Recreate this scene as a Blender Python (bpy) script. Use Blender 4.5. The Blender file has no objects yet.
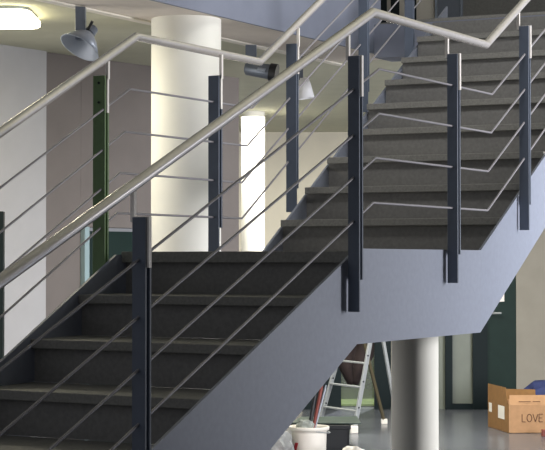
import bpy, bmesh, math, random
from mathutils import Vector, Matrix
random.seed(4)
sc = bpy.context.scene
col = sc.collection

# ------------------------------------------------------------------ camera
FPX = 1697.5
CAM = Vector((2.900, -5.755, -0.046)); YAW = -0.517; PIT = 0.021
FW = Vector((math.sin(YAW)*math.cos(PIT), math.cos(YAW)*math.cos(PIT), math.sin(PIT)))
RT = Vector((math.cos(YAW), -math.sin(YAW), 0)); UP = RT.cross(FW)
cd = bpy.data.cameras.new('camera'); cam = bpy.data.objects.new('camera', cd); col.objects.link(cam)
cd.sensor_width = 36; cd.lens = FPX*36/545; cd.clip_end = 200
cam.matrix_world = Matrix(((RT.x, UP.x, -FW.x, CAM.x), (RT.y, UP.y, -FW.y, CAM.y), (RT.z, UP.z, -FW.z, CAM.z), (0, 0, 0, 1)))
sc.camera = cam

def ray(px, py): return FW*1.0 + RT*((px-272.5)/FPX) + UP*((225-py)/FPX)
FH = Vector((math.sin(YAW), math.cos(YAW), 0))
def at(px, Z, z=0.0):
    """world point seen in column px at horizontal distance Z, with height z"""
    p = Vector((CAM.x, CAM.y, 0)) + FH*Z + RT*((px-272.5)/FPX*Z); p.z = z; return p
def zat(py, Z): return CAM.z + (261-py)/FPX*Z
def proj(P):
    d = Vector(P)-CAM; w = d.dot(FW); return 272.5+FPX*d.dot(RT)/w, 225-FPX*d.dot(UP)/w
def hit(px, py, p0, n):
    r = ray(px, py); n = Vector(n); t = (Vector(p0)-CAM).dot(n)/r.dot(n); return CAM+r*t

# ------------------------------------------------------------------ materials
def lin(c): return tuple(((v/255)/12.92 if v/255 <= .04045 else ((v/255+.055)/1.055)**2.4) for v in c)
def mat(name, rgb, rough=.6, metal=0., noise=.0, scale=20., bump=0., emit=None, strength=0., spec=.5, coat=0, alpha=None, trans=0):
    m = bpy.data.materials.new(name); m.use_nodes = True; nt = m.node_tree; b = nt.nodes['Principled BSDF']
    c = lin(rgb)
    b.inputs['Base Color'].default_value = (*c, 1); b.inputs['Roughness'].default_value = rough
    b.inputs['Metallic'].default_value = metal; b.inputs['Specular IOR Level'].default_value = spec
    if trans: b.inputs['Transmission Weight'].default_value = trans
    if alpha is not None: b.inputs['Alpha'].default_value = alpha
    tc = nt.nodes.new('ShaderNodeTexCoord')
    if noise > 0:
        n = nt.nodes.new('ShaderNodeTexNoise'); n.inputs['Scale'].default_value = scale; n.inputs['Detail'].default_value = 5
        r = nt.nodes.new('ShaderNodeValToRGB')
        r.color_ramp.elements[0].position = .3; r.color_ramp.elements[1].position = .7
        r.color_ramp.elements[0].color = (*[v*(1-noise) for v in c], 1); r.color_ramp.elements[1].color = (*[min(1, v*(1+noise)) for v in c], 1)
        nt.links.new(tc.outputs['Object'], n.inputs['Vector']); nt.links.new(n.outputs['Fac'], r.inputs['Fac']); nt.links.new(r.outputs['Color'], b.inputs['Base Color'])
    if bump > 0:
        n2 = nt.nodes.new('ShaderNodeTexNoise'); n2.inputs['Scale'].default_value = scale*3
        bp = nt.nodes.new('ShaderNodeBump'); bp.inputs['Strength'].default_value = bump; bp.inputs['Distance'].default_value = .005
        nt.links.new(tc.outputs['Object'], n2.inputs['Vector']); nt.links.new(n2.outputs['Fac'], bp.inputs['Height']); nt.links.new(bp.outputs['Normal'], b.inputs['Normal'])
    if emit:
        b.inputs['Emission Color'].default_value = (*lin(emit), 1); b.inputs['Emission Strength'].default_value = strength
    return m
M = dict(
 stringer=mat('blue_grey_paint', (136, 142, 157), .45, noise=.05, scale=40),
 post=mat('dark_blue_steel_paint', (86, 95, 110), .4, noise=.05, scale=30),
 post_green_reflect=mat('steel_green_reflection', (104, 132, 84), .4, noise=.08, scale=30),  # green reflection on one far post, painted into its base colour
 post_dark=mat('dark_green_steel_paint', (22, 34, 32), .4, noise=.08, scale=30),
 inox=mat('brushed_stainless', (244, 238, 232), .26, metal=.62, noise=.04, scale=60),
 bracket=mat('satin_stainless_plate', (240, 234, 226), .5, metal=.15),
 rod=mat('steel_rod', (152, 149, 153), .5, metal=.3),
 tread=mat('terrazzo_tread', (124, 123, 118), .65, noise=.16, scale=90, bump=.05),
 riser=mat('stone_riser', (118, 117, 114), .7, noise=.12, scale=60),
 bolt=mat('bolt_steel', (40, 44, 40), .4, metal=.6),
 white_wall=mat('white_plaster', (178, 177, 178), .8, noise=.03, scale=6),
 taupe_wall=mat('taupe_plaster', (118, 111, 107), .85, noise=.05, scale=5),
 beige_wall=mat('beige_plaster', (192, 186, 170), .85, noise=.04, scale=4),
 grey_wall=mat('warm_grey_plaster', (148, 143, 132), .85, noise=.05, scale=5),
 column=mat('cream_column_paint', (236, 234, 224), .7, noise=.02, scale=8),
 ceiling=mat('olive_grey_ceiling', (188, 186, 164), .85, noise=.04, scale=6),
 soffit=mat('beam_plaster', (214, 204, 192), .85, noise=.04, scale=8),
 fascia=mat('blue_grey_fascia', (122, 127, 142), .6, noise=.04, scale=8),
 track=mat('white_track', (222, 216, 204), .5),
 lamp_body=mat('grey_lamp_metal', (108, 116, 128), .35, metal=.4),
 lamp_light=mat('pale_lamp_metal', (150, 157, 168), .4, metal=.2),
 lamp_black=mat('black_lamp', (24, 26, 30), .4),
 glass_white=mat('white_glass_shade', (232, 232, 234), .4),
 glow=mat('lit_diffuser', (255, 250, 225), .5, emit=(255, 246, 205), strength=9),
 dgreen=mat('dark_green_door_paint', (26, 44, 40), .6, noise=.08, scale=12, spec=.2),
 dframe=mat('dark_teal_frame', (14, 27, 30), .6, spec=.2),
 paleblue=mat('pale_blue_frame', (150, 172, 176), .5),
 frosted=mat('grey_green_glass_panel', (110, 116, 106), .4, noise=.06, scale=5),
 floor=mat('polished_stone_floor', (98, 102, 110), .25, noise=.14, scale=7, bump=.02),
 alu=mat('ladder_aluminium', (168, 172, 174), .5, metal=.3),
 rear_alu=mat('worn_ochre_leg', (84, 76, 54), .6),
 slot=mat('ladder_slot', (50, 52, 56), .6),
 cloth=mat('dark_maroon_cloth', (30, 18, 18), .9, noise=.2, scale=14, bump=.2),
 bucket=mat('white_plastic', (236, 230, 220), .45, noise=.03, scale=12),
 dirty=mat('plaster_residue', (150, 156, 152), .7, noise=.25, scale=25, bump=.3),
 black=mat('black_plastic', (26, 28, 32), .5),
 redp=mat('red_plastic', (186, 44, 52), .5),
 brown=mat('brown_handle', (120, 52, 42), .55),
 sheet=mat('grey_plastic_sheet', (66, 78, 72), .4, noise=.08, scale=9),
 bag=mat('crumpled_grey_bag', (150, 152, 150), .7, noise=.2, scale=18, bump=.4),
 card=mat('cardboard', (176, 136, 98), .85, noise=.07, scale=22),
 card_side=mat('cardboard_printed_brown', (132, 96, 54), .85, noise=.1, scale=22),
 label=mat('white_label', (226, 222, 214), .7),
 ink=mat('black_marker_ink', (84, 54, 36), .8),
 blue=mat('blue_bag_fabric', (36, 48, 96), .7, noise=.2, scale=20, bump=.3),
 grass=mat('lawn_green', (92, 116, 34), .9, noise=.25, scale=8),
 hedge=mat('hedge_green', (84, 108, 42), .9, noise=.4, scale=6),
 clear=mat('clear_window_glass', (235, 245, 240), .02, alpha=.06, spec=.4),
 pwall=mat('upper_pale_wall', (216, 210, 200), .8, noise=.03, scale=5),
)

# ------------------------------------------------------------------ builders
class MB:
    def __init__(s): s.v = []; s.f = []; s.sm = []
    def add(s, vs, fs, smooth=False):
        b = len(s.v); s.v += [Vector(v) for v in vs]; s.f += [tuple(i+b for i in f) for f in fs]; s.sm += [smooth]*len(fs)
    def box(s, c, h, ax=None):
        ax = ax or (Vector((1, 0, 0)), Vector((0, 1, 0)), Vector((0, 0, 1))); c = Vector(c)
        vs = [c+ax[0]*(h[0]*i)+ax[1]*(h[1]*j)+ax[2]*(h[2]*k) for k in (-1, 1) for j in (-1, 1) for i in (-1, 1)]
        s.add(vs, [(0, 2, 3, 1), (4, 5, 7, 6), (0, 1, 5, 4), (2, 6, 7, 3), (0, 4, 6, 2), (1, 3, 7, 5)])
    def prism(s, poly, off):
        n = len(poly); off = Vector(off); vs = [Vector(p) for p in poly]+[Vector(p)+off for p in poly]
        s.add(vs, [tuple(range(n)), tuple(range(2*n-1, n-1, -1))]+[(i, i+n, (i+1) % n+n, (i+1) % n) for i in range(n)])
    def tube(s, pts, r, seg=12, cap=True):
        pts = [Vector(p) for p in pts]; rr = r if isinstance(r, (list, tuple)) else [r]*len(pts); rings = []
        for i, p in enumerate(pts):
            a = (pts[i]-pts[i-1]).normalized() if i else None; b = (pts[i+1]-pts[i]).normalized() if i < len(pts)-1 else None
            t = (a+b).normalized() if a and b else (a or b)
            k = 1/max(.3, t.dot(a or b))
            ref = Vector((0, 0, 1)) if abs(t.z) < .95 else Vector((1, 0, 0))
            u = t.cross(ref).normalized(); w = u.cross(t)
            rings.append([p+u*(math.cos(q)*rr[i])+w*(math.sin(q)*rr[i]*k) for q in [2*math.pi*j/seg for j in range(seg)]])
        vs = [v for R in rings for v in R]; fs = []
        for i in range(len(rings)-1):
            for j in range(seg):
                j2 = (j+1) % seg; fs.append((i*seg+j, i*seg+j2, (i+1)*seg+j2, (i+1)*seg+j))
        s.add(vs, fs, True)
        if cap:
            s.add(rings[0], [tuple(range(seg))[::-1]]); s.add(rings[-1], [tuple(range(seg))])
    def build(s, name, m, parent=None, bevel=0):
        me = bpy.data.meshes.new(name); o0 = Vector((0, 0, 0))
        if parent is not None: o0 = parent.get('_o') and Vector(parent['_o']) or o0
        me.from_pydata([v-o0 for v in s.v], [], s.f); me.update()
        for p, q in zip(me.polygons, s.sm): p.use_smooth = q
        bm = bmesh.new(); bm.from_mesh(me); bmesh.ops.recalc_face_normals(bm, faces=bm.faces); bm.to_mesh(me); bm.free()
        o = bpy.data.objects.new(name, me); col.objects.link(o); me.materials.append(M[m] if isinstance(m, str) else m)
        if parent is not None:
            o.parent = parent
            if parent.get('_o'): o['_o'] = list(o0)
        else: o['_o'] = [0., 0., 0.]
        if bevel:
            b = o.modifiers.new('bevel', 'BEVEL'); b.width = bevel; b.segments = 2; b.limit_method = 'ANGLE'
        return o
def tag(o, label, cat, group=None, kind=None):
    o['label'] = label; o['category'] = cat
    if group: o['group'] = group
    if kind: o['kind'] = kind
    return o
def empty(name, loc, label, cat, group=None):
    o = bpy.data.objects.new(name, None); col.objects.link(o); o.location = loc; o['_o'] = list(loc)
    o.empty_display_size = .1
    return tag(o, label, cat, group)
def struct(o): o['kind'] = 'structure'; return o
Z3 = Vector((0, 0, 1))

# ------------------------------------------------------------------ stair geometry (metres)
FLOOR = -1.62; CEIL = 1.32; UFLOOR = 1.53; EDGE = 1.72
L = 1.204; LF = 1.186; W = 1.121; TL = .448; TU = .462; R = .16; E = -.02
RU = .1725; NU = 9
GL = R/TL; GU = RU/TU*.97
PN1, PF1, PN2, PF2 = 0.0, .119, .080, .168
dn1 = Vector((-math.sin(PN1), math.cos(PN1), 0)); df1 = Vector((-math.sin(PF1), math.cos(PF1), 0))
dn2 = Vector((-math.sin(PN2), math.cos(PN2), 0)); df2 = Vector((-math.sin(PF2), math.cos(PF2), 0))
def side(d): return Vector((d.y, -d.x, 0))         # horizontal, pointing to the near (right-hand) side
NRUN = 9*GU+.35
def path(near, off, h, slo, sup, b1=0., b2=0.):
    """points of a line that follows one side: off = outboard offset, h = height over the stringer's top edge"""
    if near:
        A = Vector((off, 0+b1, h)); B = Vector((off, L+b2, h))
        return [A-dn1*slo-Z3*slo*TL, A, B, B+dn2*sup+Z3*sup*TU]
    A = Vector((-W-off, 0+b1, h)); B = Vector((-W-off, LF+b2, h))
    return [A-df1*slo-Z3*slo*TL, A, B, B+df2*sup+Z3*sup*TU]

# ---- stringers: plates with a mitred outline
stair = empty('staircase', (-.5, 0, FLOOR), 'blue-grey steel staircase with dark stone treads and a half-way landing', 'staircase')
TH = .012
def stringer(near):
    d1, d2 = (dn1, dn2) if near else (df1, df2)
    x0 = 0 if near else -W; Lc = L if near else LF
    low = -FLOOR/TL-.03; up = NRUN
    A = Vector((x0, 0, 0)); B = Vector((x0, Lc, 0))
    top = [A-d1*low-Z3*low*TL, A, B, B+d2*up+Z3*up*TU]
    # lower edge
    bA = hit(357, 343, (0, 0, 0), (1, 0, 0)); bB = hit(480.5, 333.5, (0, 0, 0), (1, 0, 0))
    c1 = hit(263, 457, (0, 0, 0), side(dn1)); c2 = hit(545, 228, B if near else (0, L, 0), side(dn2))
    s1 = (bA.z-c1.z)/(bA-c1).to_2d().length; s2 = (c2.z-bB.z)/(c2-bB).to_2d().length
    s2 = TU+(s2-TU)*.5
    bz = (bA.z+bB.z)/2
    BA = Vector((x0, bA.y, bz)); BB = Vector((x0, bB.y if near else bB.y-.018, bz))
    lowB = (bz-FLOOR)/s1
    bot = [BA-d1*lowB+Z3*(FLOOR-bz), BA, BB, BB+d2*up+Z3*up*s2]
    sgn = 1 if near else -1
    mb = MB()
    tp = [top[0]]+top[1:]
    if not near: tp[1].z -= .022; tp[2].z -= .022
    tp[0].z = FLOOR+.02
    def inn(v, d): return v-side(d)*(sgn*TH)
    O = [tp[0], tp[1], tp[2], tp[3], bot[3], bot[2], bot[1], bot[0]]
    D = [d1, Vector((0, 1, 0)), Vector((0, 1, 0)), d2, d2, Vector((0, 1, 0)), Vector((0, 1, 0)), d1]
    I = [inn(v, d) for v, d in zip(O, D)]
    vs = O+I
    q = [(0, 1, 6, 7), (1, 2, 5, 6), (2, 3, 4, 5)]
    fs = q+[tuple(i+8 for i in f[::-1]) for f in q]+[(i, i+8, (i+1) % 8+8, (i+1) % 8) for i in range(8)]
    mb.add(vs, fs)
    return mb.build('stringer', 'stringer', stair)
stringer(True); stringer(False)

YN0 = .037                                       # nosing line of the landing
def lower_nose(k):                                # k steps below the landing -> far and near end
    y = YN0-k*GL; s = -(y)
    xf = -W+TH+math.tan(PF1)*s
    return Vector((xf, y, E-k*R)), Vector((-TH, y, E-k*R))
ANG = PN2
n2 = Vector((math.cos(ANG), math.sin(ANG), 0)); d2m = Vector((-math.sin(ANG), math.cos(ANG), 0))
UF0 = Vector((-W+.02, LF, 0))+df2*.251
def upper_nose(k):                                # k-th step above the landing, k = 1..11
    F = UF0+df2*((k-1)*GU)+Z3*(E+k*RU)
    # near end: intersect with the near stringer's line
    P = Vector((-TH, L, 0)); den = n2.x*dn2.y-n2.y*dn2.x
    t = ((P.x-F.x)*dn2.y-(P.y-F.y)*dn2.x)/den
    return F, F+n2*t
def ext(F, N, d, far_d, near_d, q):               # move a nosing line back by q along the flight
    return F+far_d*(q/far_d.dot(d)), N+near_d*(q/near_d.dot(d))
TT = .034; NO = .03
def slab(a, b, c, e, th):                         # a far-front, b near-front, c near-back, e far-back, top heights
    mb = MB(); mb.prism([a, b, c, e], Vector((0, 0, -th))); return mb
Yd = Vector((0, 1, 0))
for k in range(1, 10):
    F, N = lower_nose(k)
    F2, N2 = ext(F, N, Yd, df1, dn1, GL+NO)
    slab(F, N, N2, F2, TT).build('tread', 'tread', stair, .003)
for k in range(0, 10):
    F, N = lower_nose(k)
    a, b = ext(F, N, Yd, df1, dn1, NO); c, d = ext(F, N, Yd, df1, dn1, NO+.03)
    mb = MB(); zt = Z3*TT; mb.prism([a-zt, b-zt, d-zt, c-zt], Vector((0, 0, -(R-TT)))); mb.build('riser', 'riser', stair)
# landing slab
F, N = lower_nose(0); F1, N1 = upper_nose(1)
for v in (F1, N1): v.z = E
Fb, Nb = ext(F1, N1, d2m, df2, dn2, NO+.03)
mb = MB(); mb.prism([F, N, Vector((-TH, L, E)), Nb, Fb, Vector((-W+TH, LF, E))], Vector((0, 0, -TT))); mb.v = [v+Z3*(.011 if v.z > E-.01 else 0) for v in mb.v]; mb.build('landing_slab', 'tread', stair, .003)
mb = MB(); mb.prism([F+Vector((.0, .06, -TT)), N+Vector((0, .06, -TT)), Vector((-TH, L, E-TT)), Nb+Z3*-TT, Fb+Z3*-TT, Vector((-W+TH, LF, E-TT))], Vector((0, 0, -.18)))
mb.build('landing_soffit', 'soffit', stair)
for k in range(1, NU+1):
    F, N = upper_nose(k)
    if k < NU:
        F2, N2 = ext(F, N, d2m, df2, dn2, GU+NO)
        slab(F, N, N2, F2, TT).build('tread', 'tread', stair, .003)
    a, b = ext(F, N, d2m, df2, dn2, NO); c, d = ext(F, N, d2m, df2, dn2, NO+.03)
    mb = MB(); zt = Z3*TT; mb.prism([a-zt, b-zt, d-zt, c-zt], Vector((0, 0, -(RU-TT)))); mb.build('riser', 'riser', stair)

# ------------------------------------------------------------------ railings
def solve_station(near, px, off, seg):
    """station along one leg where a vertical at outboard offset off shows at column px"""
    def P(s):
        if seg == 'low': d = dn1 if near else df1; o = Vector((off if near else -W-off, 0, 0)); return o-d*s, -s
        if seg == 'land': return Vector((off if near else -W-off, s, 0)), s
        d = dn2 if near else df2; o = Vector((0 if near else -W, L if near else LF, 0)); return o+side(d)*(off if near else -off)+d*s, s
    lo, hi = -.2, 6.
    f = lambda s: proj(P(s)[0])[0]-px
    if f(lo)*f(hi) > 0: print('no station', near, px, seg); return P(0)[0], 0
    for _ in range(50):
        mid = (lo+hi)/2
        if f(lo)*f(mid) <= 0: hi = mid
        else: lo = mid
    return P(lo)[0], lo
H = .910
def rail_height(near, P, base, seg, s):
    """height of the handrail axis above a station"""
    b1, b2 = (.103, .030) if near else (.18, .037)
    pts = path(near, .013, H if near else .90, 4, 6, b1, b2)
    # interpolate by y
    for a, b in zip(pts, pts[1:]):
        if a.y <= P.y <= b.y: return a.z+(b.z-a.z)*(P.y-a.y)/(b.y-a.y)
    return pts[-1].z
def post(railing, near, px, seg, ytop=None, ybot=None, material='post', gap_top=.085, label=None):
    sgn = 1 if near else -1
    off = .056 if near else .006
    P, s = solve_station(near, px, off, seg)
    d = {'low': dn1 if near else df1, 'land': Yd, 'up': dn2 if near else df2}[seg]
    n = side(d)*sgn                                   # outboard
    base = P-n*off                                    # on the stringer face
    zr = rail_height(near, base, 0, seg, s)
    dd = (P-CAM).dot(FW)
    ztop = zr-gap_top if ytop is None else (225-ytop)/FPX*dd/UP.z+CAM.z+dd*math.sin(PIT)
    zs = {'low': -abs(s)*TL, 'land': 0, 'up': s*TU}[seg]
    zbot = zs-.24 if ybot is None else (225-ybot)/FPX*dd/UP.z+CAM.z+dd*math.sin(PIT)
    c = base+n*.031
    mb = MB()
    for q in (.005, .030):
        zb = zbot+(.12 if q > .01 else 0)                # the rear plate stops higher up
        cc = c+d*q; cc.z = (ztop+zb)/2
        mb.box(cc, (.0235 if near else .028, .005, (ztop-zb)/2), (n, d, Z3))
    o = mb.build('post', material, railing, .0015)
    mb = MB()                                         # stainless insert with a tongue up to the handrail
    cc = c+d*.0175+n*(.0025 if near else -.002); cc.z = ztop-.075; mb.box(cc, (.028 if near else .032, .007, .077), (n, d, Z3))
    cc = base+d*.0175+n*.0; cc.z = (ztop+zr)/2-.01; mb.box(cc, (.0065, .007, (zr-ztop)/2+.004), (n, d, Z3))
    b = mb.build('bracket', 'bracket', o); b['label'] = 'bright stainless bracket'
    for zz in ((ztop-.03, ztop-.11) if material == 'post_green_reflect' else ()):
        mb = MB(); mb.tube([c-d*.004+Z3*(zz-c.z), c+d*.039+Z3*(zz-c.z)], .0055, 8); mb.build('bolt', 'bolt', o)
    return o
near_r = empty('stair_railing', (.03, 0, -.3), 'stainless handrail with dark steel posts and four rods on the side nearer the viewer', 'railing')
far_r = empty('stair_railing', (-W-.03, 0, -.3), 'stainless handrail with dark posts on the far side of the stairs, before the white column', 'railing')
HR = .018
mb = MB(); mb.tube(path(True, .013, H, 3.1, 4.25, .103, .030), HR, 16); mb.build('handrail', 'inox', near_r)
mb = MB(); mb.tube(path(False, .016, .90, 3.1, 4.25, .18, .037), HR, 16); mb.build('handrail', 'inox', far_r)
near_b1 = [(379, 67), (379, 112), (375.5, 157), (373, 202)]
near_b2 = [(492, 96), (491, 134), (488, 172), (487.5, 211)]
far_b1 = [(130, 89), (125, 131), (120, 173), (117, 213.6)]
far_b2 = [(252, 108), (247, 146.5), (242, 182.5), (242, 218)]
for near, rl, b1s, b2s in ((True, near_r, near_b1, near_b2), (False, far_r, far_b1, far_b2)):
    for i, (p, q) in enumerate(zip(b1s, b2s)):
        off = .031
        x = off if near else -W-off
        A = hit(*p, (x, 0, 0), (1, 0, 0)); B = hit(*q, (x, 0, 0), (1, 0, 0))
        z = (A.z+B.z)/2
        A.z = z; B.z = z
        d1, d2 = (dn1, dn2) if near else (df1, df2)
        mb = MB(); lo, up = 3.0, 4.1
        mb.tube([A-d1*lo-Z3*lo*TL, A, B, B+d2*up+Z3*up*TU], .0048, 8); mb.build('rail_rod', 'rod', rl)
# near posts
post(near_r, True, 145.5, 'low', 217, None)
post(near_r, True, 359.5, 'low', 55, 312)
post(near_r, True, 458, 'land', 53, 283)
post(near_r, True, 529.5, 'up', 25, 230)
# far posts
post(far_r, False, 104, 'low', 75, None, 'post_green_reflect')
post(far_r, False, 218, 'land', 75, 254)
post(far_r, False, 296, 'up', 43, 212)
post(far_r, False, 367.5, 'up', None, 112)
post(far_r, False, 413, 'up')
# posts further up and down, same spacing
def post_s(rl, near, s, seg):
    d = {'low': dn1 if near else df1, 'up': dn2 if near else df2}[seg]
    o = Vector((0 if near else -W, 0 if seg == 'low' else (L if near else LF), 0))+side(d)*((.056 if near else -.006))+d*(-s if seg == 'low' else s)
    post(rl, near, proj(o)[0], seg)
post_s(near_r, True, 2.75, 'low'); post_s(near_r, True, 2.1, 'up'); post_s(near_r, True, 3.4, 'up')
post_s(far_r, False, 2.6, 'low')

# ------------------------------------------------------------------ room
def quad_slab(name, pts, thick, m):
    mb = MB(); mb.prism(pts, thick); return struct(mb.build(name, m))
quad_slab('floor', [(-30, -10, FLOOR), (14, -10, FLOOR), (14, 30, FLOOR), (-30, 30, FLOOR)], Vector((0, 0, -.2)), 'floor')
FX = -2.03; FXE = -2.48
Ftop, Ntop = upper_nose(NU); yE = Ftop.y+.03
# underside of the upper storey left of the stairwell and behind it
def flr(p, z): return Vector((p.x, p.y, z))
BL = at(-420, 18.15); BR = at(760, 18.15)          # foot of the back wall, far left and far right
qy = yE+.3
quad_slab('ceiling', [(-13, -4, CEIL), (FXE, -4, CEIL), (FXE, qy, CEIL), (-13, qy, CEIL)], Vector((0, 0, .12)), 'ceiling')
quad_slab('ceiling', [(-13, qy, CEIL), (BR.x, qy, CEIL), flr(BR, CEIL), flr(BL, CEIL)], Vector((0, 0, .12)), 'ceiling')
quad_slab('upper_sky_blocker', [(-13, -4, 4.6), (6.5, -4, 4.6), (6.5, qy, 4.6), flr(BR, 4.6), flr(BL, 4.6)], Vector((0, 0, .2)), 'ceiling')  # unseen slab, added to keep overhead sky and sun off the treads
quad_slab('trim_1', [(FXE, -4, CEIL), (FX-.02, -4, CEIL), (FX-.02, yE+.3, CEIL), (FXE, yE+.3, CEIL)], Vector((0, 0, .18)), 'soffit')
quad_slab('trim_2', [(FX-.02, -4, CEIL-.0), (FX, -4, CEIL), (FX, yE+.05, CEIL), (FX-.02, yE+.05, CEIL)], Vector((0, 0, EDGE-CEIL)), 'fascia')
a, b = ext(*upper_nose(NU), d2m, df2, dn2, .05)
for v in (a, b): v.z = CEIL-.03
quad_slab('trim_3', [Vector((FX, a.y-.07, CEIL-.03)), a, b, Vector((8, b.y+.6, CEIL-.03)), Vector((8, b.y+.8, CEIL-.03)), Vector((FX, a.y+.2, CEIL-.03))], Vector((0, 0, UFLOOR-.021-CEIL+.03)), 'fascia')
ZF = UFLOOR-.02
quad_slab('floor_upper', [(-13, -4, ZF), (FX-.03, -4, ZF), (FX-.03, a.y+.02, ZF), (a.x, a.y, ZF), (b.x, b.y, ZF), (b.x+3, b.y+.3, ZF), flr(BR, ZF), flr(BL, ZF)], Vector((0, 0, .02)), 'tread')

quad_slab('right_light_blocker', [(5.2, -9, FLOOR), (5.4, -9, FLOOR), (5.4, 2.0, FLOOR), (5.2, 2.0, FLOOR)], Vector((0, 0, 6.2)), 'taupe_wall')  # unseen wall, added to block side light from the lower flight

# left wall: pale panel then taupe plaster
def wall_seg(name, p, q, z0, z1, m, th=.15):
    p = Vector((p.x, p.y, z0)); q = Vector((q.x, q.y, z0)); n = (q-p).cross(Z3).normalized()
    if n.dot(FH) < 0: n = -n
    mb = MB(); mb.prism([p, q, q+n*th, p+n*th], Vector((0, 0, z1-z0))); return mb, n
wA = at(-70, 10.2); wB = at(46, 11.05); wD = at(242, 12.65)
mb, nw = wall_seg('w', wA, wB, FLOOR, CEIL, ''); struct(mb.build('wall_left', 'white_wall'))
def lerp(t): return wB+(wD-wB)*t
def wall_t(px):
    lo, hi = 0., 1.
    for _ in range(40):
        m_ = (lo+hi)/2
        if proj(lerp(m_))[0] < px: lo = m_
        else: hi = m_
    return lo
tB = wall_t(84); tC = wall_t(152)
mb, nw = wall_seg('w', wB+nw*.03, lerp(tB)+nw*.03, FLOOR, CEIL, '')
mb2, _ = wall_seg('w', lerp(tB)+nw*.03, lerp(tC)+nw*.03, FLOOR+1.80, CEIL, ''); mb.add(mb2.v, mb2.f)
mb3, _ = wall_seg('w', lerp(tC)+nw*.03, wD+nw*.03, FLOOR, CEIL, ''); mb.add(mb3.v, mb3.f)
struct(mb.build('wall_left', 'taupe_wall'))
# doorway in it
P0, P1 = lerp(tB), lerp(tC); u = (P1-P0).normalized(); dl = (P1-P0).length
door = empty('door_1', (P0.x, P0.y, FLOOR), 'dark green door with pale blue frame in the taupe wall', 'door'); door['kind'] = 'structure'; del door['category']
mb = MB()
mb.box(P0+u*.02+nw*.06+Z3*(FLOOR+.9), (.022, .07, .9), (u, nw, Z3)); mb.box(P1-u*.02+nw*.06+Z3*(FLOOR+.9), (.022, .07, .9), (u, nw, Z3))
mb.build('door_frame', 'paleblue', door)
mb = MB(); mb.box((P0+P1)/2+nw*.12+Z3*(FLOOR+.89), (dl/2-.043, .025, .885), (u, nw, Z3)); mb.build('door_leaf', 'dgreen', door)
mb = MB(); hc = P1-u*.12+nw*.07+Z3*(FLOOR+1.0); mb.tube([hc+nw*.03, hc-nw*.02, hc-nw*.02-u*.11], .009, 8); mb.build('door_handle', 'alu', door)

# back wall at distance 18 with openings
ZB = 18.0
def bx(px, z): return at(px, ZB, z)
openings = [(244, 262, .22, 'solid'), (302, 391, .45, 'glass'), (436, 516, .75, 'doors')]
mb = MB(); px0 = 180
for a_, b_, zt, _ in openings:
    mb.prism([bx(px0, FLOOR), bx(a_, FLOOR), bx(a_, FLOOR)+FH*.2, bx(px0, FLOOR)+FH*.2], Vector((0, 0, CEIL-FLOOR)))
    mb.prism([bx(a_, zt), bx(b_, zt), bx(b_, zt)+FH*.2, bx(a_, zt)+FH*.2], Vector((0, 0, CEIL-zt)))
    px0 = b_
struct(mb.build('wall_back', 'beige_wall')); mb = MB()
mb.prism([bx(px0, FLOOR), bx(760, FLOOR), bx(760, FLOOR)+FH*.2, bx(px0, FLOOR)+FH*.2], Vector((0, 0, CEIL-FLOOR)))
struct(mb.build('wall_back', 'grey_wall'))
def bbox_(mb, pa, pb, z0, z1, f0=.0, f1=.08):
    mb.prism([at(pa, ZB, z0)+FH*f0, at(pb, ZB, z0)+FH*f0, at(pb, ZB, z0)+FH*f1, at(pa, ZB, z0)+FH*f1], Vector((0, 0, z1-z0)))
def sdoor(name, px, label):
    p = at(px, ZB, FLOOR); e = empty(name, p, label, 'door'); e['kind'] = 'structure'; del e['category']; return e
d2 = sdoor('door_2', 253, 'dark green door seen beyond the slim white column')
mb = MB(); bbox_(mb, 244.3, 261.7, FLOOR, .215, .05, .1); mb.build('door_leaf', 'dgreen', d2)
mb = MB(); bbox_(mb, 244, 246, FLOOR, .22, .0, .05); bbox_(mb, 260, 262, FLOOR, .22, .0, .05); mb.build('door_frame', 'dframe', d2)
w1 = sdoor('window_1', 355, 'glazed opening under the stairs looking onto green lawn')
mb = MB(); bbox_(mb, 302, 341, FLOOR, .44, .0, .12); bbox_(mb, 374.5, 391, FLOOR, .44, .0, .12); bbox_(mb, 341, 374.5, .3, .44, .0, .12); mb.build('window_frame', 'dframe', w1)
mb = MB(); bbox_(mb, 341, 374.5, FLOOR, .3, .05, .056); mb.build('pane', 'clear', w1)
d3 = sdoor('door_3', 475, 'dark green double door with a grey glass panel')
mb = MB(); bbox_(mb, 445, 452, FLOOR, .74, -.02, .1); bbox_(mb, 472.5, 487, FLOOR, .74, -.02, .1); bbox_(mb, 452, 472.5, FLOOR, FLOOR+.06, 0, .08); bbox_(mb, 436, 516, .68, .75, -.02, .1); mb.build('door_frame', 'dframe', d3)
mb = MB(); bbox_(mb, 452, 472.5, FLOOR+.06, .68, .04, .06); mb.build('glass_panel', 'frosted', d3)
mb = MB(); bbox_(mb, 436, 445, FLOOR, .68, .04, .07); mb.build('side_panel', 'frosted', d3)
mb = MB(); bbox_(mb, 487, 516, FLOOR, .68, .01, .07); mb.build('door_leaf', 'dgreen', d3)
mb = MB(); hp = at(490, ZB, FLOOR+1.02)-FH*.02; mb.tube([hp+FH*.03, hp-FH*.04, hp-FH*.04+RT*.11], .01, 8); mb.build('door_handle', 'alu', d3)
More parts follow.
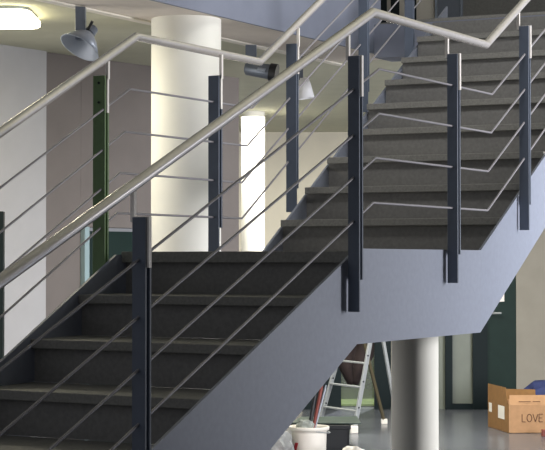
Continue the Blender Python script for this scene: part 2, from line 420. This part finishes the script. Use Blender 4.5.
# outdoors beyond
mb = MB(); mb.prism([at(240, ZB+.3, FLOOR+.01), at(500, ZB+.3, FLOOR+.01), at(520, 20.6, FLOOR+.01), at(220, 20.6, FLOOR+.01)], Vector((0, 0, .02)))
tag(mb.build('lawn', 'grass'), 'bright green lawn seen through the glazing beneath the stairs', 'grass', kind='stuff')
mb = MB(); hv = []; nx, nz = 90, 26
for j in range(nz+1):
    for i in range(nx+1):
        hv.append(at(225+i*3.0, 21.4+random.uniform(-.22, .12), FLOOR+.04+j*.1+random.uniform(-.04, 0)*(j > 0)))
mb.add(hv, [(j*(nx+1)+i, j*(nx+1)+i+1, (j+1)*(nx+1)+i+1, (j+1)*(nx+1)+i) for j in range(nz) for i in range(nx)])
o = mb.build('hedge', 'hedge'); sd = o.modifiers.new('solid', 'SOLIDIFY'); sd.thickness = .5; sd.offset = -1
tag(o, 'olive green hedge behind the lawn outside the glazing', 'hedge', kind='stuff')

# upper storey: pale back wall with dark doors and a balustrade, glimpsed between posts
ZU = 17.5
def ubox(mb, pa, pb, z0, z1, Zd, f0=0, f1=.1):
    mb.prism([at(pa, Zd, z0)+FH*f0, at(pb, Zd, z0)+FH*f0, at(pb, Zd, z0)+FH*f1, at(pa, Zd, z0)+FH*f1], Vector((0, 0, z1-z0)))
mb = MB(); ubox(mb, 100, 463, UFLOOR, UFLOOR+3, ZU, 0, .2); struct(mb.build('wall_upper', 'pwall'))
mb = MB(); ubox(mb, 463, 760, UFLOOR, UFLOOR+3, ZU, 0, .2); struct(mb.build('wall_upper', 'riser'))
d4 = empty('door_4', at(448, ZU, UFLOOR), 'dark blue door on the upper storey', 'door'); d4['kind'] = 'structure'; del d4['category']
mb = MB(); ubox(mb, 438, 462, UFLOOR, UFLOOR+2.2, ZU, -.03, -.001); mb.build('door_leaf', 'post', d4)
mb = MB(); ubox(mb, 460.5, 463, UFLOOR, UFLOOR+2.2, ZU, -.05, -.0301); ubox(mb, 435, 437.5, UFLOOR, UFLOOR+2.2, ZU, -.05, -.001); mb.build('door_frame', 'lamp_body', d4)
for i, (pa, pb) in enumerate(((368, 387), (391, 399.5), (408, 416.5))):
    mb = MB(); ubox(mb, pa, pb, UFLOOR, UFLOOR+2.4, ZU, -.04, -.001); struct(mb.build('window_%d' % (i+2), 'dframe'))

# columns
def column(px, Z, r, z0, z1, label):
    p = at(px, Z); mb = MB(); mb.tube([(p.x, p.y, z0), (p.x, p.y, z1)], r, 48); o = mb.build('column', 'column'); tag(o, label, 'column')
column(186, 9.6, .198, FLOOR, CEIL, 'thick round white column behind the far handrail, reaching the ceiling beam')
column(253, 15.55, .107, FLOOR, CEIL, 'slim pale column in the distance between two far railing posts')
column(414.7, 7.45, .103, FLOOR, -.36, 'slim round white column carrying the stair landing from below')

# dark post at the left edge
p = at(1.5, 9.6); mb = MB(); mb.box((p.x, p.y, (FLOOR+.232)/2), (.014, .03, (.232-FLOOR)/2), (RT, FH, Z3)); q = mb.build('steel_post', 'post_dark', None, .003)
tag(q, 'thin dark steel post standing before the pale wall at the left edge', 'post')

# ------------------------------------------------------------------ ceiling light, track and spotlights
TX = FXE-.0
def track_pt(px):   # point on the track line seen in column px
    lo, hi = -3., 12.
    for _ in range(50):
        m_ = (lo+hi)/2
        if proj((TX, m_, CEIL))[0] < px: lo = m_
        else: hi = m_
    return Vector((TX, lo, CEIL))
t0, t1 = track_pt(-60), track_pt(345)
mb = MB(); mb.box(((TX-.03), (t0.y+t1.y)/2, CEIL-.005), (.03, (t1.y-t0.y)/2, .0049)); tag(mb.build('lighting_track', 'track', None, .002), 'long pale lighting track under the ceiling, carrying the spotlights', 'lighting track')

def cone(mb, c, ax, r0, r1, ln, seg=28, th=.006):
    """open lamp shade: from c (r0) along ax to r1, walls with thickness"""
    ax = ax.normalized(); ref = Z3 if abs(ax.z) < .9 else Vector((1, 0, 0)); u = ax.cross(ref).normalized(); w = u.cross(ax)
    prof = [(0, .001), (0, r0), (ln*.35, r0+(r1-r0)*.45), (ln, r1), (ln, r1-th), (ln*.35, r0+(r1-r0)*.45-th), (.01, max(.002, r0-th)), (.01, .001)]
    vs = []; n = len(prof)
    for a_, r_ in prof:
        for j in range(seg):
            q_ = 2*math.pi*j/seg; vs.append(c+ax*a_+u*(math.cos(q_)*r_)+w*(math.sin(q_)*r_))
    fs = [(i*seg+j, i*seg+(j+1) % seg, (i+1)*seg+(j+1) % seg, (i+1)*seg+j) for i in range(n-1) for j in range(seg)]
    mb.add(vs, fs, True)
# spotlight one: grey drop bracket, disc lamp and pale reflector
T = track_pt(78); Z1 = (T-CAM).dot(FH)
s1 = empty('spotlight', T-Z3*.01, 'large grey spotlight with a pale flared reflector, leftmost below the track', 'spotlight', 'spotlights on the ceiling track')
zb = zat(40, Z1)
mb = MB(); c = at(79.5, Z1, (T.z-.01+zb)/2); mb.box(c, (.022, .03, (T.z-.01-zb)/2), (RT, FH, Z3)); mb.box(c+RT*.026, (.004, .03, (T.z-.01-zb)/2), (RT, FH, Z3)); mb.build('bracket', 'lamp_body', s1, .002)
mb = MB(); c = at(85, Z1, zat(38, Z1)); ax = (RT*-.28-Z3*.5-FH*.5).normalized(); 
cone(mb, at(88, Z1, zat(33, Z1)), (RT*-.42-Z3*.80-FH*.35), .03, .115, .10); mb.build('lamp_shade', 'lamp_light', s1)
mb = MB(); cc = at(79, Z1, zat(42, Z1)); axd = (RT*-.45-Z3*.8-FH*.35).normalized(); u_ = axd.cross(Z3).normalized()
mb.tube([at(88, Z1+.03, zat(33, Z1)), at(93, Z1+.06, zat(27, Z1))], [.035, .028], 18); mb.build('lamp_housing', 'lamp_body', s1)
mb = MB(); mb.tube([at(87, Z1-.02, zat(31, Z1)), at(92, Z1-.04, zat(22, Z1))], .008, 10); mb.build('knob', 'lamp_black', s1)
# spotlight two: horizontal can
T = track_pt(252); Z2 = (T-CAM).dot(FH)
s2 = empty('spotlight', T-Z3*.01, 'dark cylindrical spotlight aimed sideways, just behind the far handrail bend', 'spotlight', 'spotlights on the ceiling track')
mb = MB(); mb.box(at(251, Z2, (T.z-.01+zat(66, Z2))/2), (.035, .02, (T.z-.01-zat(66, Z2))/2), (RT, FH, Z3)); mb.build('bracket', 'lamp_body', s2, .002)
a0 = at(247, Z2, zat(68, Z2)); a1 = at(270, Z2-.03, zat(72.5, Z2))
mb = MB(); mb.tube([a0-(a1-a0).normalized()*.012, a0, a1], [.03, .045, .048], 24); mb.build('lamp_housing', 'lamp_body', s2)
dd_ = (a1-a0).normalized(); mb = MB(); mb.tube([a1, a1+dd_*.045], [.056, .058], 24); mb.build('lamp_ring', 'lamp_black', s2)
mb = MB(); mb.tube([a0+dd_*.07-FH*.047, a0+dd_*.12-FH*.047], .012, 10); mb.build('knob', 'lamp_light', s2)
# spotlight three: white glass shade
T = track_pt(303); Z5 = (T-CAM).dot(FH)
s3 = empty('spotlight', T-Z3*.01, 'small spotlight with a white glass cone shade, right of the far railing post', 'spotlight', 'spotlights on the ceiling track')
mb = MB(); mb.box(at(301, Z5, (T.z-.01+zat(80, Z5))/2), (.014, .014, (T.z-.01-zat(80, Z5))/2), (RT, FH, Z3)); mb.build('bracket', 'lamp_body', s3, .002)
mb = MB(); cone(mb, at(304, Z5, zat(78, Z5)), (RT*.12-Z3), .03, .055, .138); mb.build('lamp_shade', 'glass_white', s3)
# ceiling light at the left
c = at(8, 9.3, CEIL)
cl = empty('ceiling_light', c, 'glowing oblong ceiling light in the upper left corner', 'ceiling light')
def oblong(mb, c, hx, hy, z0, z1, rr=.1, ins=0.):
    pts = []
    for cx_, cy_, a0_ in ((1, 1, 0), (-1, 1, 90), (-1, -1, 180), (1, -1, 270)):
        for j in range(7):
            q_ = math.radians(a0_+j*15); pts.append(c+RT*(cx_*(hx-rr)+math.cos(q_)*rr)+FH*(cy_*(hy-rr)+math.sin(q_)*rr))
    mb.prism([Vector((p_.x, p_.y, z0)) for p_ in pts], Vector((0, 0, z1-z0)))
mb = MB(); oblong(mb, c,   .14, .25, CEIL-.02, CEIL-.0005); mb.build('lamp_base', 'lamp_body', cl)
mb = MB(); oblong(mb, c, .15, .27, CEIL-.06, CEIL-.02, .09); mb.build('diffuser', 'glow', cl, .012)

# ------------------------------------------------------------------ things on the floor below
# step ladder
fA = at(354, 15.5, FLOOR); aA = at(377, 15.5, zat(304, 15.5)); fB = at(319, 16.0, FLOOR); aB = at(354, 15.9, aA.z)
rA = at(398, 15.8, FLOOR); rB = at(384, 16.4, FLOOR)
lad = empty('step_ladder', (fA+rB)/2, 'aluminium step ladder standing open beneath the stair landing', 'ladder')
def bar(mb, p, q, w, t, wd):
    ax = (q-p).normalized(); n_ = (wd-ax*wd.dot(ax)).normalized(); m_ = ax.cross(n_); mb.box((p+q)/2, (w, t, (q-p).length/2), (n_, m_, ax))
wdir = (rA-fA).normalized()
for f_, a_ in ((fA, aA), (fB, aB)):
    mb = MB(); bar(mb, f_+Z3*.03, a_, .020, .012, wdir); r_ = mb.build('side_rail', 'alu', lad, .003)
    for i in range(1, 5):
        mb = MB(); c = f_+(a_-f_)*(i/5)-FH*.015; mb.tube([c, c-FH*.006], .009, 8); mb.build('slot', 'slot', r_)
    mb = MB(); mb.box(f_+Z3*.035, (.035, .03, .035), (RT, FH, Z3)); mb.build('foot', 'bucket', lad, .008)
for f_, a_ in ((rA, aA), (rB, aB)):
    mb = MB(); bar(mb, f_+Z3*.02, a_+FH*.02, .015, .011, wdir); mb.build('rear_leg', 'alu' if f_ is rA else 'rear_alu', lad, .003)
    mb = MB(); mb.box(f_+Z3*.025, (.03, .025, .025), (RT, FH, Z3)); mb.build('foot', 'bucket', lad, .006)
for tz in (.17, .355, .54, .75):
    p_ = fA+(aA-fA)*tz; q_ = fB+(aB-fB)*tz; mb = MB(); ax = (q_-p_).normalized(); mb.box((p_+q_)/2, ((q_-p_).length/2, .026, .007), (ax, ax.cross(Z3).normalized(), Z3)); mb.build('step', 'alu', lad, .002)
p_ = (aA+aB)/2; ax = (aB-aA).normalized(); mb = MB(); mb.box(p_+Z3*.01, ((aB-aA).length/2+.02, .06, .012), (ax, ax.cross(Z3).normalized(), Z3)); mb.build('top_plate', 'alu', lad, .003)
# cloth over a step (wedge of folds)
mb = MB(); nx, ny = 14, 12; vs = []
for j in range(ny+1):
    for i in range(nx+1):
        u_, v_ = i/nx, j/ny
        half = 18*(1-.0*v_) if v_ < .45 else 18*(1-(v_-.45)/.55*.8)
        px = 354+(u_-.5)*2*half; py = 338+v_*46
        Zc = 16.75+.035*math.sin(u_*13+v_*3)+.02*math.sin(v_*7)
        vs.append(at(px, Zc, zat(py, Zc)))
fs = [(j*(nx+1)+i, j*(nx+1)+i+1, (j+1)*(nx+1)+i+1, (j+1)*(nx+1)+i) for j in range(ny) for i in range(nx)]
mb.add(vs, fs, True); o = mb.build('work_jacket', 'cloth'); sm = o.modifiers.new('solid', 'SOLIDIFY'); sm.thickness = .03
tag(o, 'dark maroon cloth hanging in a point behind the step ladder', 'cloth')

# bucket
ZK = 13.4; bc = at(309, ZK, FLOOR)
bk = empty('bucket', bc, 'white plastic bucket with brushes, below the sloping stringer', 'bucket')
def lathe(mb, c, prof, seg=40):
    n = len(prof); vs = [c+Vector((math.cos(2*math.pi*j/seg)*r_, math.sin(2*math.pi*j/seg)*r_, z_)) for r_, z_ in prof for j in range(seg)]
    mb.add(vs, [(i*seg+j, i*seg+(j+1) % seg, (i+1)*seg+(j+1) % seg, (i+1)*seg+j) for i in range(n-1) for j in range(seg)], True)
hb = zat(426, ZK)-FLOOR
mb = MB(); lathe(mb, bc, [(.001, .002), (.128, .002), (.132, .01), (.138, hb*.8), (.139, hb-.03), (.158, hb-.028), (.160, hb-.004), (.155, hb), (.146, hb-.002), (.136, hb-.03), (.128, .02), (.001, .02)]); mb.build('pail', 'bucket', bk)
mb = MB(); lathe(mb, bc, [(.001, hb-.05), (.05, hb-.045), (.1, hb-.055), (.134, hb-.06)]); o = mb.build('plaster_mix', 'dirty', bk)
mb = MB(); mb.tube([bc+RT*.0+FH*(.152*1)+Z3*(hb-.02)] + [bc+RT*(.165*math.sin(q_))+FH*(.165*math.cos(q_))*.9+Z3*(hb-.02-.03*math.sin(q_)) for q_ in [math.pi*i/10 for i in range(1, 10)]], .004, 6); mb.build('handle', 'alu', bk)
mb = MB()
for (zz0, zz1, off0, off1) in ((.02, .15, -.130, -.100),):
    pts = []
    for z_, o_ in ((zz0, off0-.012), (zz0, off0+.012), (zz1, off1+.012), (zz1, off1-.012)):
        rr = .1335+.0045*z_/(hb*.8)+.002; fwd = math.sqrt(max(0, rr*rr-o_*o_)); pts.append(bc+RT*o_-FH*fwd+Z3*z_)
    mb.prism(pts, -FH*.002)
mb.build('red_mark', 'redp', bk)
def stick(name, m1, p, q, r, label, cat, group=None):
    mb = MB(); mb.tube([p, p+(q-p)*.9, q], [r, r*1.1, r*.7], 10); o = mb.build(name, m1); return tag(o, label, cat, group)
b0 = bc+Z3*(hb-.028)
stick('brush', 'brown', b0+RT*.03, at(322, ZK+.03, zat(385, ZK)), .013, 'reddish brown brush handle leaning in the white bucket', 'brush')
stick('brush', 'lamp_light', b0+RT*.045+FH*.02, at(326, ZK+.08, zat(386, ZK)), .008, 'thin pale handle leaning in the white bucket', 'brush')
stick('trowel', 'black', b0+RT*.0, at(315.5, ZK+.02, zat(392, ZK)), .014, 'black tool handle standing in the white bucket', 'tool')
# dark crate behind the bucket, with a grey sheet on top
ZC = 14.1; zt = zat(425, ZC)-.0
cr = empty('plastic_crate', at(320, ZC+.2, FLOOR), 'black plastic crate behind and right of the white bucket', 'crate')
c0 = at(320, ZC+.2); hw = .235; hd = .2
mb = MB()
for sx, sy, hx, hy in ((0, -1, hw, .012), (0, 1, hw, .012), (-1, 0, .012, hd), (1, 0, .012, hd)):
    mb.box(c0+RT*(sx*(hw-.012))+FH*(sy*(hd-.012))+Z3*((FLOOR+zt)/2+.005), (hx, hy, (zt-FLOOR)/2-.006), (RT, FH, Z3))
mb.box(c0+Z3*(FLOOR+.012), (hw, hd, .0115), (RT, FH, Z3)); mb.build('box', 'black', cr, .004)
mb = MB()
for sx, sy, hx, hy in ((0, -1, hw+.01, .015), (0, 1, hw+.01, .015), (-1, 0, .015, hd), (1, 0, .015, hd)):
    mb.box(c0+RT*(sx*hw)+FH*(sy*hd)+Z3*(zt-.018), (hx, hy, .0175), (RT, FH, Z3))
mb.build('rim', 'black', cr, .004)
mb = MB(); nx = 10; 
pl = [at(291, ZC+.05, zt+.006), at(361, ZC+.0, zt+.006), at(357, ZC+.62, zt+.006), at(300, ZC+.55, zt+.006)]
mb.prism(pl, Vector((0, 0, .012))); tag(mb.build('plastic_sheet', 'sheet', None, .003), 'grey-green flat sheet lying on the black crate by the ladder foot', 'sheet')
# crumpled bags
def crumple(name, c, r, m, label, cat, sq=(1, 1, 1), seed=1):
    rnd = random.Random(seed); bm = bmesh.new(); bmesh.ops.create_icosphere(bm, subdivisions=3, radius=1)
    from mathutils import noise
    for v in bm.verts:
        k = 1+.28*noise.noise(v.co*2.3+Vector((seed*3.1, 0, 0)))+.13*noise.noise(v.co*6)
        v.co = Vector((v.co.x*sq[0], v.co.y*sq[1], max(-.75, v.co.z)*sq[2]))*(r*k)
    mz = min(v.co.z for v in bm.verts)
    me = bpy.data.meshes.new(name); 
    for v in bm.verts: v.co += Vector((0, 0, -mz))
    bm.to_mesh(me); bm.free(); me.materials.append(M[m]); o = bpy.data.objects.new(name, me); o.location = c; col.objects.link(o); return tag(o, label, cat)
crumple('plastic_bag', at(274, 13.3, FLOOR), .15, 'bag', 'crumpled grey bag left of the white bucket', 'bag', (1.0, .9, 1.0), 3)
crumple('rag', at(283.5, 13.0, FLOOR), .07, 'redp', 'small red rag between the grey bag and the white bucket', 'rag', (.8, .8, .9), 5)
crumple('rag', at(353, 13.0, FLOOR), .095, 'bucket', 'white rag on the floor right of the black crate', 'rag', (1.1, .8, .9), 7)

crumple('rag', bc+Z3*(hb-.05)-RT*.03-FH*.02, .062, 'dirty', 'plaster-caked grey rag lying in the mouth of the white bucket', 'rag', (1.2, .8, .9), 9)

# cardboard box
ZX = 15.5
n0 = at(508.5, ZX, FLOOR); l0 = at(487.5, ZX+.62, FLOOR)
ux = (RT*.985-FH*.17).normalized(); ux = (RT+FH*.06).normalized()
r0 = n0+ux*.46; k0 = l0+ux*.46; hbx = zat(405, ZX)-FLOOR
bxo = empty('cardboard_box', (n0+k0)/2, 'open brown cardboard box with handwriting standing at the right edge', 'box')
def wallp(mb, p, q, z0, z1, th):
    mb.prism([p+Z3*z0, q+Z3*z0, q+Z3*z0+th, p+Z3*z0+th], Vector((0, 0, z1-z0)))
lu = (l0-n0).normalized()
mb = MB(); wallp(mb, n0, r0, .002, hbx, lu*.006); mb.build('front_panel', 'card', bxo)
mb = MB(); wallp(mb, n0+lu*.006, l0, .002, hbx, ux*.006); mb.build('side_panel', 'card_side', bxo)
mb = MB(); wallp(mb, l0+ux*.006, k0, .002, hbx, lu*-.006); wallp(mb, r0+lu*.006, k0-lu*.006, .002, hbx, ux*-.006); mb.prism([n0+Z3*.002, r0+Z3*.002, k0+Z3*.002, l0+Z3*.002], Z3*.006); mb.build('back_panel', 'card', bxo)
mb = MB(); zf = zat(395.5, ZX)-FLOOR
mb.prism([n0+Z3*hbx, r0+Z3*hbx, r0+Z3*zf+lu*.03-ux*.015, n0+Z3*zf+lu*.03+ux*.015], lu*.005); mb.build('flap', 'card', bxo)
zs_ = zat(384.5, ZX+.5)-FLOOR
mb = MB(); mb.prism([n0+Z3*hbx+lu*.04, l0+Z3*hbx, l0+Z3*(zs_)-ux*.0, n0+Z3*(zs_+.0)+lu*.1-ux*.0], ux*.005); mb.build('flap', 'card_side', bxo)
mb = MB(); mb.prism([l0+Z3*hbx+ux*.01, k0+Z3*hbx, k0+Z3*(zs_-.06)+lu*.02, l0+Z3*(zs_-.05)+ux*.02+lu*.02], lu*.005); mb.build('flap', 'card_side', bxo)
on = -ux*.0015
for t_, wd_, za, zb_ in ((.20, .30, .115, .235), (.80, .14, .15, .235)):
    mb = MB(); a_ = n0+lu*((l0-n0).length*(t_)); b_ = a_+lu*((l0-n0).length*wd_); mb.prism([a_+on+Z3*za, b_+on+Z3*za, b_+on+Z3*zb_, a_+on+Z3*zb_], -ux*.001); mb.build('label', 'label', bxo)
# handwriting as solid strokes
fo = -lu*.002
def stroke(mb, pts, w=.0035):
    for p_, q_ in zip(pts, pts[1:]):
        P_ = n0+ux*p_[0]+Z3*p_[1]+fo; Q_ = n0+ux*q_[0]+Z3*q_[1]+fo
        mb.tube([P_, Q_], w, 5)
mb = MB(); S = .07; zz = .105
def L_(x): stroke(mb, [(x, zz+S), (x, zz), (x+.03, zz)])
def O_(x): stroke(mb, [(x+.022+.022*math.cos(a_), zz+S/2+S/2*math.sin(a_)) for a_ in [i*math.pi/6 for i in range(13)]])
def V_(x): stroke(mb, [(x, zz+S), (x+.022, zz), (x+.044, zz+S)])
def E_(x): stroke(mb, [(x+.035, zz+S), (x, zz+S), (x, zz), (x+.035, zz)]); stroke(mb, [(x, zz+S/2), (x+.03, zz+S/2)])
L_(.12); O_(.165); V_(.22); E_(.276)
mb.build('handwriting', 'ink', bxo)
mb = MB(); sl = (lu*.03/(zf-hbx))
for xa, xb in ((.09, .2), (.22, .29)):
    c_ = n0+Z3*(hbx+.03)+lu*.006-lu*.004
    mb.tube([c_+ux*xa, c_+ux*xb], .003, 5)
mb.build('print_line', 'ink', bxo)
# blue bag behind the box
crumple('holdall_bag', at(549, 16.6, FLOOR), .27, 'blue', 'dark blue fabric bag slumped behind the cardboard box', 'bag', (1.15, .7, .82), 11)
# small brown thing at the right edge in front
mb = MB(); c = at(545.5, 15.25, FLOOR+.03); mb.box(c, (.04, .03, .0295), (RT, FH, Z3)); tag(mb.build('wood_block', 'brown', None, .004), 'small dark brown wooden block in front of the cardboard box', 'wood block')

# ------------------------------------------------------------------ light
w = bpy.data.worlds.new('world'); sc.world = w; w.use_nodes = True; nt = w.node_tree
bg = nt.nodes['Background']; tc = nt.nodes.new('ShaderNodeTexCoord'); sp = nt.nodes.new('ShaderNodeSeparateXYZ')
nt.links.new(tc.outputs['Generated'], sp.inputs[0])
mr = nt.nodes.new('ShaderNodeMapRange'); mr.inputs['From Min'].default_value = -.3; mr.inputs['From Max'].default_value = .9
mr.inputs['To Min'].default_value = .30; mr.inputs['To Max'].default_value = .3; nt.links.new(sp.outputs['X'], mr.inputs['Value'])
nt.links.new(mr.outputs[0], bg.inputs['Strength']); bg.inputs['Color'].default_value = (.86, .88, .95, 1)
def area(name, loc, target, sx, sy, power, color):
    ld = bpy.data.lights.new(name, 'AREA'); ld.shape = 'RECTANGLE'; ld.size = sx; ld.size_y = sy; ld.energy = power; ld.color = color
    o = bpy.data.objects.new(name, ld); o.location = loc; o.rotation_euler = (Vector(target)-Vector(loc)).to_track_quat('-Z', 'Y').to_euler(); col.objects.link(o); return o
area('window_daylight', (4.5, 3.5, .2), (-1.6, 8.5, .1), 2.6, 2.6, 760, (.97, .97, 1))
o = area('stair_fill_light', (1.0, -.2, 4.5), (-.8, 4.2, .9), 1.6, 1.6, 44, (1, .98, .97)); o.data.spread = math.radians(80)  # added fill light that brightens the upper treads and risers
area('lobby_fill_light', at(330, 15.0, CEIL-.05), at(330, 15.0, FLOOR), 3, 1.2, 200, (1, .96, .84))  # added fill light, lifts the far wall and the ceiling near it
area('left_fill_light', at(-420, 9.0, -.2), at(250, 11.5, .9), 3, 2.4, 60, (1, .97, .94))  # added fill light from the left, for the ceiling and thick column
area('corridor_lamp', at(9, 9.42, CEIL-.09), at(20, 9.5, FLOOR), .3, .5, 14, (1, .93, .74))
sun = bpy.data.lights.new('sun', 'SUN'); sun.energy = 4.0; sun.angle = .02; so = bpy.data.objects.new('sun', sun); col.objects.link(so)
so.rotation_euler = (Vector((FH.x*.25+.3, FH.y*-.8, -1.0))).to_track_quat('-Z', 'Y').to_euler()
so.location = (0, 25, 15)
vs_ = sc.view_settings; sc.display_settings.display_device = 'sRGB'
vs_.view_transform = 'Standard'; vs_.look = 'None'; vs_.gamma = 1; vs_.use_curve_mapping = False; vs_.exposure = 0
for o in list(bpy.data.objects):
    if '_o' in o: del o['_o']
